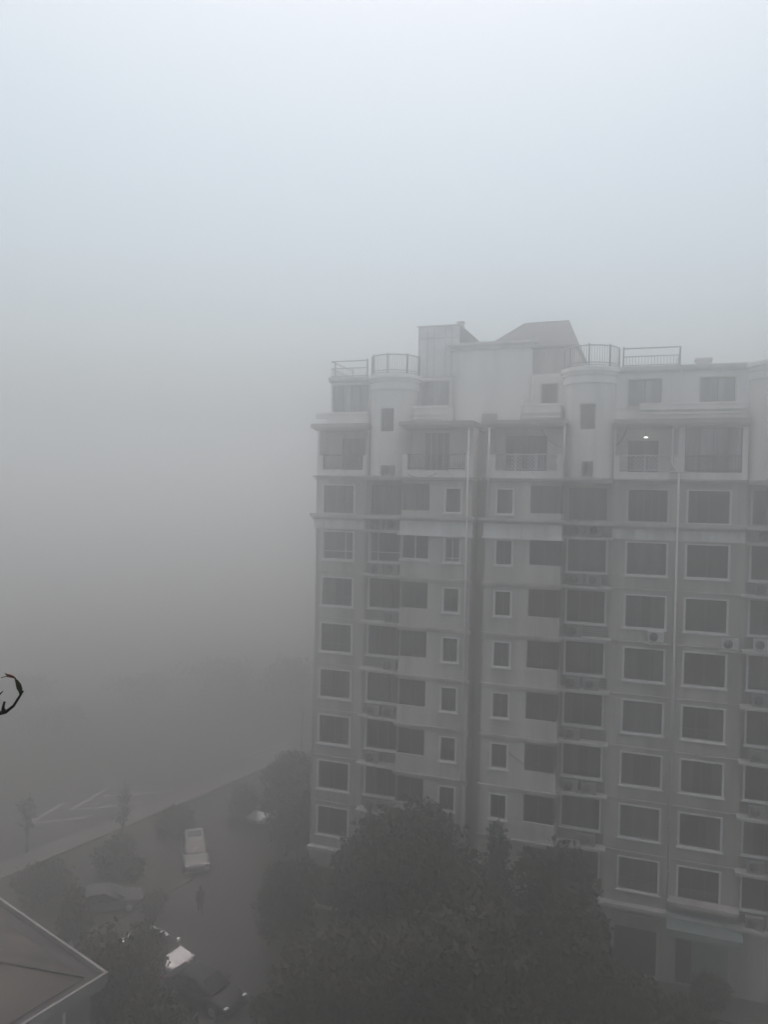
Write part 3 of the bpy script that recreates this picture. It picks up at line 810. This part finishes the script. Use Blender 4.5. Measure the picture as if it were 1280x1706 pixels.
def tree(name, x, y, hgt, rad, m, label, seed, n=5000, leaf=.22, kind='broad', group=None, cat='tree'):
    r_ = random.Random(seed)
    t = empty(name, (x, y, 0), 0, label, cat, group)
    th = hgt*(.32 if kind != 'shrub' else .15)
    tk = MB()
    tr = max(.05, hgt*.022)
    tk.tube([(0,0,-.1),(.05*r_.uniform(-1,1),.05,th*.5),(.1*r_.uniform(-1,1),.08,th),(.15*r_.uniform(-1,1),.1,hgt*.75)], [tr*1.3,tr,tr*.8,tr*.25], 8)
    lobes = []
    if kind == 'conifer':
        k = 9
        for i in range(k):
            f = i/(k-1); rr = rad*(1.0-.6*f)*r_.uniform(.85,1.1)
            lobes.append((r_.uniform(-.1,.1)*rad, r_.uniform(-.1,.1)*rad, hgt*(.16+.80*f), rr, hgt*.085))
    else:
        k = 11 if kind == 'broad' else 7
        cz = hgt*.62 if kind == 'broad' else hgt*.5
        for i in range(k):
            a = r_.uniform(0, 2*math.pi); e = r_.uniform(.25, .72)*rad
            zz_ = cz + r_.uniform(-.28, .26)*hgt
            rr = rad*r_.uniform(.36, .55)
            vz = min(rr*.85, hgt*.26)
            zz_ = min(zz_, hgt-vz*1.02)
            lobes.append((math.cos(a)*e, math.sin(a)*e, zz_, rr, vz))
        vz = hgt*.2
        lobes.append((0,0,hgt-vz*1.05,rad*.5,vz)); lobes.append((0,0,cz,rad*.62,hgt*.3))
        for l in lobes[:6]:
            tk.tube([(0,0,th*.8),(l[0]*.5,l[1]*.5,(th+l[2])*.5),(l[0]*.95,l[1]*.95,l[2])], [tr*.6,tr*.4,tr*.12], 5)
    tk.build('trunk', M['bark'], t)
    link('crown', crown_mesh('crown', lobes, n, leaf, m, seed), t)
    return t

tree('broadleaf_tree', 1.8, 38.6, 10.55, 3.7, 'lf_green', 'largest dark tree in front of the dark gap of the building', 1, 9000)
tree('conifer', 6.45, 41, 8.5, 1.35, 'lf_blue', 'narrow bluish conifer rising beside the largest tree', 2, 5000, .16, 'conifer')
tree('broadleaf_tree', 9.3, 38.5, 8.9, 2.1, 'lf_green', 'rounded dark tree below the windows between conifer and long downpipe', 3, 7000)
tree('broadleaf_tree', -5.1, 43, 5.5, 2.0, 'lf_green', 'small round tree at the driveway edge before the building corner', 4, 5000, .18)
tree('broadleaf_tree', -.6, 33.2, 7.4, 3.0, 'lf_olive', 'olive-toned low tree at the bottom edge under the largest tree', 5, 7000)
tree('broadleaf_tree', 4.7, 34, 8.4, 3.5, 'lf_olive', 'broad olive tree at the bottom edge in front of the conifer', 6, 8000)
tree('broadleaf_tree', 9.1, 35, 8.0, 2.3, 'lf_olive', 'olive tree at the bottom edge before the rounded dark tree', 7, 7000)
tree('broadleaf_tree', -1.0, 42.2, 7.5, 2.1, 'lf_grey', 'grey-green tree against the lowest windows of the free end', 8, 5000, .18)
tree('shrub', 11.9, 34.5, 4.6, 2.2, 'lf_olive', 'wide bush left of the stone planter at the bottom edge', 9, 5000, .2, 'shrub', cat='shrub')
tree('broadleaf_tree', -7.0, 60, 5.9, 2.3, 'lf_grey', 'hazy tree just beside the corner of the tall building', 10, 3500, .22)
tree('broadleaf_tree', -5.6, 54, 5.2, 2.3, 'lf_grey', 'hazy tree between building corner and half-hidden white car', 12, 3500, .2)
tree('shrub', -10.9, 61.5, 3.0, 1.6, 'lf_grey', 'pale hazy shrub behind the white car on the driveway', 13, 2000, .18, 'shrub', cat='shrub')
tree('broadleaf_tree', -11.45, 33, 7.1, 1.8, 'lf_olive', 'olive tree beside the low house hiding the rear of a white car', 14, 6000, .17)
tree('shrub', -11.15, 36.3, 4.5, 1.2, 'lf_green', 'dark bush covering the tail of the white car', 15, 4500, .15, 'shrub', cat='shrub')
tree('shrub', -9.0, 31.0, 6.0, 1.9, 'lf_green', 'dark bush under the eaves corner of the low house', 16, 5000, .17, 'shrub', cat='shrub')
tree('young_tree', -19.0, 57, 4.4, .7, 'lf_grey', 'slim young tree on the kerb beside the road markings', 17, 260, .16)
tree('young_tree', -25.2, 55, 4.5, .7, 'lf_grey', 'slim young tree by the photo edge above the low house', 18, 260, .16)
tree('shrub', -20.6, 48, 2.7, 2.1, 'lf_green', 'spreading dark shrub just above the low house roof', 19, 3500, .16, 'shrub', cat='shrub')
tree('broadleaf_tree', -16.6, 42, 4.5, 1.0, 'lf_green', 'narrow dark tree between low house and grey car', 20, 2800, .16)
tree('shrub', -15.0, 57.5, 2.6, 1.9, 'lf_green', 'low shrub behind the white car facing the camera', 21, 2500, .16, 'shrub', cat='shrub')
tree('shrub', -17.4, 52, 2.5, 1.7, 'lf_green', 'low shrub on the planting bed behind the grey car', 22, 2500, .16, 'shrub', cat='shrub')
tree('shrub', -4.2, 35, 3.6, 1.7, 'lf_green', 'dark bush at the bottom edge beside the dark car', 23, 4000, .16, 'shrub', cat='shrub')
tree('shrub', -13.6, 46.6, 1.7, .9, 'lf_green', 'small clipped shrub on the bed beside the grey car', 24, 1800, .12, 'shrub', cat='shrub')
for i, (x, y, hh, rr) in enumerate([(-42,90,4.6,5.2),(-30,96,3.4,4.4),(-21,99,4.8,6.0),(-12.0,96,5.6,4.0),(-35,82,3.2,3.6)]):
    lab = ['far hazy tree standing at the photo edge beyond the road','far hazy tree, second from the photo edge beyond the road','far hazy tree midway along the row beyond the road','far hazy tree nearest the tall building beyond the road','smaller far tree in front of the row beyond the road'][i]
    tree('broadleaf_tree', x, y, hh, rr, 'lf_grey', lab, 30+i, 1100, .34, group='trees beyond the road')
tree('shrub', 15.2, 36.2, 2.4, 1.6, 'lf_green', 'dark bush before the planter by the shop awning', 40, 3000, .15, 'shrub', cat='shrub')
tree('shrub', 12.2, 40.3, 2.8, 1.5, 'lf_green', 'dark bush against the ground storey under the long downpipe', 41, 3000, .15, 'shrub', cat='shrub')
tree('shrub', 17.2, 39.0, 2.0, 1.1, 'lf_green', 'small bush on the paving under the shop awning', 42, 2200, .13, 'shrub', cat='shrub')
tree('shrub', -11.85, 38.8, 4.3, 1.25, 'lf_green', 'dark rounded bush hiding the cabin of the white car', 43, 4500, .13, 'shrub', cat='shrub')
# bare sapling by the building corner
bs = empty('bare_tree', (-8.0, 79, 0), 0, 'thin leafless sapling beside the corner of the tall building', 'tree')
mb = MB(); r9 = random.Random(4)
mb.tube([(0,0,-.1),(.05,0,1.6),(.0,0,3.0),(.1,0,4.4)], [.11,.09,.06,.02], 7)
mb.build('trunk', M['bark'], bs)
mb = MB()
for k in range(14):
    z = 1.4+.2*k; a = r9.uniform(0,6.28); l = r9.uniform(.5,1.0)
    mb.tube([(0,0,z),(math.cos(a)*l*.5,math.sin(a)*l*.5,z+l*.7),(math.cos(a)*l*.75,math.sin(a)*l*.75,z+l*1.5)], [.035,.022,.008], 5)
mb.build('branches', M['bark'], bs)

# ------------------------------------------------------------------ cars
def loft(mb, secs, closed_ends=True, smooth=True):
    n = len(secs[0])
    vs = [p for s_ in secs for p in s_]
    fs = []
    for i in range(len(secs)-1):
        for k in range(n):
            fs.append((i*n+k, i*n+(k+1)%n, (i+1)*n+(k+1)%n, (i+1)*n+k))
    if closed_ends:
        fs.append(tuple(range(n-1,-1,-1))); fs.append(tuple((len(secs)-1)*n+k for k in range(n)))
    mb.add(vs, fs, smooth)

def car(name, loc, ang, paint, label, suv=False, cat='car'):
    o = empty(name, loc, ang, label, cat)
    Hh = 1.66 if suv else 1.45
    belt = 1.02 if suv else .92
    hood = .98 if suv else .84
    W = .91
    # lower body: x, half width, bottom, top
    st = [(-2.25,.74,.42,belt-.12),(-2.15,.84,.30,belt-.02),(-1.75,W,.24,belt),(-.9,W,.22,belt),(.5,W,.22,belt),(1.0,W,.22,hood+.05),(1.55,W-.02,.24,hood-.03),(1.9,.85,.26,hood-.08),(2.12,.74,.30,hood-.15),(2.24,.55,.36,hood-.24),(2.28,.40,.40,hood-.32)]
    if suv: st[0] = (-2.25,.80,.42,belt-.02)
    secs = []
    for x, w, b, t in st:
        m_ = b + (t-b)*.62
        secs.append([(x,-w*.93,b),(x,w*.93,b),(x,w,b+.16),(x,w*1.0,m_),(x,w*.93,t-.03),(x,w*.72,t),(x,0,t+.015),(x,-w*.72,t),(x,-w*.93,t-.03),(x,-w,m_),(x,-w,b+.16)])
    mb = MB(); loft(mb, secs); mb.build('body', M[paint], o, subsurf=1)
    # cabin (painted roof and pillars), glass laid on it
    bx0, bx1, tx0, tx1 = (-2.12,.95,-1.85,.05) if suv else (-1.75,1.15,-1.0,.22)
    wb, wt = .84, .64
    zb = belt-.02
    def cab(x, z, f): return None
    rings = []
    for f in (0,.5,.9,1.0):
        x0 = bx0+(tx0-bx0)*f; x1 = bx1+(tx1-bx1)*f; w = wb+(wt-wb)*f; z = zb+(Hh-zb)*(f if f < 1 else 1)
        if f == 1.0: x0 += .12; x1 -= .12; w -= .08; z = Hh+.02
        if f == .9: z = Hh-.05
        xm = (x0+x1)/2
        rings.append([(x0,-w*.9,z),(xm-.5,-w,z),(x1-.35,-w,z),(x1,-w*.82,z),(x1+.05*(1-f),0,z),(x1,w*.82,z),(x1-.35,w,z),(xm-.5,w,z),(x0,w*.9,z),(x0-.04,0,z)])
    mb = MB(); loft(mb, rings); mb.build('cabin', M[paint], o)
    def gl(name_, a, b, c, e):
        # panel a,b bottom / c,e top, pushed out
        a,b,c,e = map(Vector,(a,b,c,e)); n_ = (b-a).cross(e-a).normalized()*.012
        q = MB(); q.add([a+n_,b+n_,c+n_,e+n_,a-n_*2,b-n_*2,c-n_*2,e-n_*2],[(0,1,2,3),(7,6,5,4),(0,4,5,1),(1,5,6,2),(2,6,7,3),(3,7,4,0)])
        q.build(name_, M['car_glass'], o)
    def lerp(a,b,t): return a+(b-a)*t
    def fx(f): return lerp(bx1,tx1,f)
    def rx(f): return lerp(bx0,tx0,f)
    def ww(f): return lerp(wb,wt,f)
    def zz_(f): return lerp(zb,Hh-.05,f/.9)
    f0, f1 = .08, .82
    gl('windscreen', (fx(f0)+.05,-ww(f0)*.80,zz_(f0)), (fx(f0)+.05,ww(f0)*.80,zz_(f0)), (fx(f1)+.03,ww(f1)*.80,zz_(f1)), (fx(f1)+.03,-ww(f1)*.80,zz_(f1)))
    gl('rear_window', (rx(f0)-.05,ww(f0)*.85,zz_(f0)), (rx(f0)-.05,-ww(f0)*.85,zz_(f0)), (rx(f1)-.04,-ww(f1)*.85,zz_(f1)), (rx(f1)-.04,ww(f1)*.85,zz_(f1)))
    for sg in (-1,1):
        for (p0,p1,q0,q1) in ((rx(f0)+.25,-.35,rx(f1)+.2,-.35),(-.28,fx(f0)-.45,-.28,fx(f1)-.40)):
            pts = [(p0,sg*(ww(f0)+.006),zz_(f0)),(p1,sg*(ww(f0)+.006),zz_(f0)),(q1,sg*(ww(f1)+.006),zz_(f1)),(q0,sg*(ww(f1)+.006),zz_(f1))]
            if sg > 0: pts = [pts[1],pts[0],pts[3],pts[2]]
            gl('side_window', *pts)
        # wing mirror
        q = MB(); q.box(.62,.80,sg*.90,sg*1.06,belt-.02,belt+.14); q.build('mirror', M[paint], o, bevel=.03)
        # headlight and tail light
        q = MB(); q.box(2.02,2.20,sg*.52,sg*.80,hood-.30,hood-.16); q.build('headlight', M['lens'], o, bevel=.03)
        q = MB(); q.box(-2.262,-2.13,sg*.56,sg*.82,belt-.30,belt-.10); q.build('tail_light', M['red'], o, bevel=.02)
        for x in (-1.38, 1.38):
            q = MB(); q.tube([(x,sg*.70,.33),(x,sg*.92,.33)], .33, 20)
            wo = q.build('wheel', M['tyre'], o)
            q = MB(); q.tube([(x,sg*.905,.33),(x,sg*.932,.33)], .21, 14); q.build('rim', M['rim'], wo)
            q = MB(); q.tube([(x,sg*.895,.35),(x,sg*.915,.35)], .385, 20); q.build('wheel_arch', M['plastic'], o)
    if suv:
        q = MB(); q.box(-1.35,-.32,-.50,.50,Hh+.012,Hh+.034); q.build('sunroof', M['car_glass'], o, bevel=.01)
    q = MB(); q.box(2.17,2.285,-.48,.48,.46,.60 if not suv else .68); q.build('grille', M['plastic'], o, bevel=.02)
    q = MB(); q.box(2.12,2.30,-.78,.78,.24,.36); q.build('bumper', M['plastic'], o, bevel=.03)
    q = MB(); q.box(-2.29,-2.12,-.78,.78,.28,.42); q.build('bumper', M['plastic'], o, bevel=.03)
    return o

def hd(x, y): return math.atan2(y, x)
car('parked_car', (-12.9, 54.2, .01), hd(.30,-.95), 'car_silver', 'pale high-roofed car on the driveway facing the camera', suv=True)
car('parked_car', (-12.2, 42.5, .01), hd(.86,-.51), 'car_white', 'white car with only its bonnet showing from behind a bush')
car('parked_car', (-8.75, 39.35, .01), hd(.85,-.53), 'car_dark', 'dark car parked at the bottom edge in front of a white bonnet')
car('parked_car', (-16.9, 47.6, .06), hd(.88,.35), 'car_grey', 'grey car half hidden between a narrow tree and the planting bed')
car('parked_car', (-8.6, 62.0, .01), hd(-.55,-.84), 'car_white', 'faint white car half hidden by trees near the building corner')

# ------------------------------------------------------------------ person walking on the driveway
def person(loc, ang):
    o = empty('person', loc, ang, 'person in dark coat and trousers walking on the driveway below the white car', 'person')
    # local: faces +x, y sideways
    V, E, Rd = [], [], []
    def v(p, r_): V.append(p); Rd.append(r_); return len(V)-1
    def e(a, b): E.append((a, b))
    pel = v((0,0,.88),(.15,.12)); wai = v((.01,0,1.04),(.14,.11)); che = v((.02,0,1.25),(.17,.12)); nk0 = v((.02,0,1.39),(.085,.08)); nk = v((.03,0,1.44),(.055,.055)); hd0 = v((.045,0,1.52),(.085,.075)); hd1 = v((.045,0,1.62),(.075,.07))
    for a,b in ((pel,wai),(wai,che),(che,nk0),(nk0,nk),(nk,hd0),(hd0,hd1)): e(a,b)
    for sg, st in ((1,.20),(-1,-.20)):
        hip = v((0,sg*.09,.82),(.095,.09)); kn = v((st*.65+.06,sg*.09,.46),(.065,.06)); an = v((st*1.25-.02 if st>0 else st*1.5,sg*.09,.10),(.042,.04))
        fo = v((st*1.25+.15 if st>0 else st*1.5+.15,sg*.095,.04),(.04,.03))
        e(pel,hip); e(hip,kn); e(kn,an); e(an,fo)
        sh = v((.01,sg*.18,1.34),(.065,.06)); el = v((-.05-st*.35,sg*.24,1.08),(.048,.045)); wr = v((.06-st*.9,sg*.25,.87),(.034,.03)); pa = v((.09-st*.98,sg*.25,.80),(.034,.02))
        e(che,sh); e(sh,el); e(el,wr); e(wr,pa)
    me = bpy.data.meshes.new('body'); me.from_pydata(V, E, []); me.materials.append(M['coat'])
    b = link('body', me, o)
    sk = b.modifiers.new('skin','SKIN')
    for i, r_ in enumerate(Rd): me.skin_vertices[0].data[i].radius = r_
    me.skin_vertices[0].data[0].use_root = True
    b.modifiers.new('sub','SUBSURF').levels = 1
    for p in me.polygons: p.use_smooth = True
    return o
def person2(loc, ang):
    o = person(loc, ang)
    # face, features, hair, hands and clothing hems as parts
    f = MB(); f.tube([(.095,0,1.455),(.105,0,1.48),(.118,0,1.53),(.112,0,1.58),(.095,0,1.62)], [.03,.055,.062,.06,.03], 10)
    f.tube([(.165,0,1.555),(.192,0,1.525),(.165,0,1.515)], [.010,.016,.010], 6)
    for sg in (-1,1): f.tube([(.05,sg*.085,1.51),(.05,sg*.098,1.535),(.05,sg*.085,1.565)], [.012,.02,.012], 6)
    f.build('face', M['skin'], o)
    for sg in (-1,1):
        q = MB(); q.tube([(.163,sg*.03,1.548),(.172,sg*.03,1.548)], .010, 8); q.build('eye', M['hair'], o)
    q = MB(); q.tube([(.170,-.022,1.492),(.174,0,1.490),(.170,.022,1.492)], .006, 6); q.build('mouth', M['redleaf'], o)
    hh = MB(); hh.tube([(.005,0,1.46),(.0,0,1.54),(.02,0,1.62),(.04,0,1.665),(.05,0,1.69)], [.06,.092,.098,.075,.02], 12); hh.build('hair', M['hair'], o)
    for sg, st in ((1,.20),(-1,-.20)):
        base = Vector((.09-st*.98, sg*.25, .80))
        q = MB(); q.tube([base+Vector((-.02,0,.04)), base, base+Vector((.012,0,-.05))], [.028,.036,.036], 8)
        for k, ln in enumerate((.062,.074,.070,.055)):
            yx = base + Vector((.024*(k-1.5)+.012, 0, -.055))
            q.tube([yx, yx+Vector((.010,-sg*.008,-ln*.5)), yx+Vector((.012,-sg*.026,-ln))], [.0095,.009,.007], 6)
        q.tube([base+Vector((.03,-sg*.008,-.01)), base+Vector((.055,-sg*.02,-.035)), base+Vector((.058,-sg*.022,-.062))], [.011,.010,.008], 6)
        q.build('hand', M['skin'], o)
        fx_ = st*1.25 if st > 0 else st*1.5
        q = MB(); q.tube([(fx_-.06,sg*.095,.045),(fx_+.05,sg*.095,.05),(fx_+.19,sg*.10,.035)], [.04,.05,.03], 8); q.build('shoe', M['shoe'], o)
    c = MB()
    rings = []
    for z, a, b_ in ((.66,.20,.23),(.85,.165,.20),(1.02,.145,.175),(1.22,.155,.20),(1.38,.10,.15)):
        rings.append([(.01+a*math.cos(t*math.pi/6), b_*math.sin(t*math.pi/6), z) for t in range(12)])
    loft(c, rings, False); c.build('coat', M['coat'], o)
    return o
person2((-10.95, 47.6, .01), hd(-.35,.94))

# ------------------------------------------------------------------ plant shoot close to the window
tw = empty('plant_shoot', (-.95, 1.6, 25.44), 0, 'dark curled plant shoot with two leaves, sharp and close to the camera', 'plant')
o3 = Vector((-.95, 1.6, 25.44))
def P3(x, y, z): return Vector((x,y,z)) - o3
st_ = MB()
st_.tube([P3(-1.20,1.72,25.20), P3(-1.05,1.66,25.38), P3(-.90,1.62,25.49), P3(-.835,1.605,25.526), P3(-.7931,1.6,25.5375), P3(-.7819,1.6,25.5400), P3(-.7657,1.6,25.5532), P3(-.7523,1.6,25.5752), P3(-.7463,1.6,25.5850)],
         [.009,.008,.006,.005,.0042,.0035,.0029,.0024,.0018], 8)
st_.tube([P3(-.7880,1.6,25.5395), P3(-.7869,1.599,25.5510), P3(-.7838,1.598,25.5620)], [.0036,.0028,.0024], 6)
st_.tube([P3(-.7880,1.6,25.5400), P3(-.7825,1.6005,25.5465)], [.0028,.0010], 6)
st_.tube([P3(-.80,1.602,25.571), P3(-.7935,1.601,25.5790), P3(-.7880,1.6,25.5838)], [.0018,.0016,.0008], 6)
st_.tube([P3(-.80,1.605,25.532), P3(-.805,1.603,25.556), P3(-.80,1.602,25.571)], [.0022,.0020,.0018], 6)
st_.build('stem', M['twig'], tw)
def leafblade(pts, widths, nrm_, m, name):
    mb = MB(); vs = []; fs = []
    pts = [Vector(p) for p in pts]
    for i, p in enumerate(pts):
        t = (pts[min(i+1,len(pts)-1)]-pts[max(i-1,0)]).normalized()
        sd = t.cross(Vector(nrm_)).normalized(); dn = Vector(nrm_)
        w = widths[i]
        vs += [p - sd*w + dn*w*.35, p, p + sd*w*.8 + dn*w*.5]
    for i in range(len(pts)-1):
        for k in (0,1): fs.append((i*3+k, i*3+k+1, i*3+k+4, i*3+k+3))
    mb.add(vs, fs, True)
    ob = mb.build(name, M[m], tw)
    so = ob.modifiers.new('thick','SOLIDIFY'); so.thickness = .0006
    return ob
leafblade([P3(-.7523,1.6,25.5740),P3(-.7505,1.599,25.5830),P3(-.7505,1.597,25.5910),P3(-.7525,1.596,25.5990),P3(-.7575,1.597,25.6060),P3(-.7640,1.599,25.6115)],
          [.0006,.0040,.0066,.0064,.0040,.0006], (0,-1,0), 'twigleaf', 'leaf')
leafblade([P3(-.7610,1.599,25.6110),P3(-.7680,1.6,25.6145),P3(-.7750,1.6,25.6165),P3(-.7810,1.601,25.6180),P3(-.7850,1.601,25.6205)],
          [.0010,.0028,.0034,.0020,.0004], (0,-1,0), 'redleaf', 'young_leaf')
q = MB(); q.tube([P3(-.7720,1.6,25.6138),P3(-.7830,1.6,25.6142),P3(-.7935,1.601,25.6115)], [.0007,.0009,.0008], 5); q.build('leaf_stalk', M['twigleaf'], tw)

# ------------------------------------------------------------------ fog
hz = MB(); hz.box(-320, 320, -220, 420, -1.0, 38.6)
m = bpy.data.materials.new('fog'); m.use_nodes = True
nt = m.node_tree
for n_ in list(nt.nodes):
    if n_.type != 'OUTPUT_MATERIAL': nt.nodes.remove(n_)
pv = nt.nodes.new('ShaderNodeVolumePrincipled')
pv.inputs['Color'].default_value = (.968,.974,.967,1)
pv.inputs['Density'].default_value = DENS = 0.022
pv.inputs['Anisotropy'].default_value = 0.87
nt.links.new(pv.outputs['Volume'], nt.nodes['Material Output'].inputs['Volume'])
ho = hz.build('haze', m); tag(ho, kind='stuff', label='pale grey fog filling the whole scene')

# ------------------------------------------------------------------ light
SUN_EL, SUN_AZ = 80.0, 0.0
w = bpy.data.worlds.new('World'); SC.world = w; w.use_nodes = True
nt = w.node_tree; bg = nt.nodes['Background']
sky = nt.nodes.new('ShaderNodeTexSky'); sky.sky_type = 'NISHITA'; sky.sun_disc = False
sky.sun_elevation = R(SUN_EL); sky.sun_rotation = R(SUN_AZ); sky.dust_density = 8.0; sky.air_density = 1.0; sky.ozone_density = 0.0
hs = nt.nodes.new('ShaderNodeHueSaturation'); hs.inputs['Saturation'].default_value = .8; hs.inputs['Hue'].default_value = .455
nt.links.new(sky.outputs['Color'], hs.inputs['Color']); nt.links.new(hs.outputs['Color'], bg.inputs['Color'])
bg.inputs['Strength'].default_value = .15
sl = bpy.data.lights.new('sun', 'SUN'); sl.energy = .5; sl.angle = R(40); sl.color = (1,.98,.95)
so = bpy.data.objects.new('sun', sl); COL.objects.link(so)
az = R(SUN_AZ)
dirv = Vector((math.sin(az)*math.cos(R(SUN_EL)), math.cos(az)*math.cos(R(SUN_EL)), math.sin(R(SUN_EL))))
so.rotation_euler = dirv.to_track_quat('Z', 'Y').to_euler(); so.location = (0,0,80)

SC.view_settings.view_transform = 'Standard'; SC.view_settings.look = 'None'
SC.view_settings.exposure = 0.36; SC.view_settings.gamma = 1.0
SC.render.engine = 'CYCLES'
SC.cycles.use_denoising = True
SC.cycles.denoiser = 'OPENIMAGEDENOISE'
SC.cycles.max_bounces = 8; SC.cycles.diffuse_bounces = 3; SC.cycles.glossy_bounces = 2; SC.cycles.volume_bounces = 4
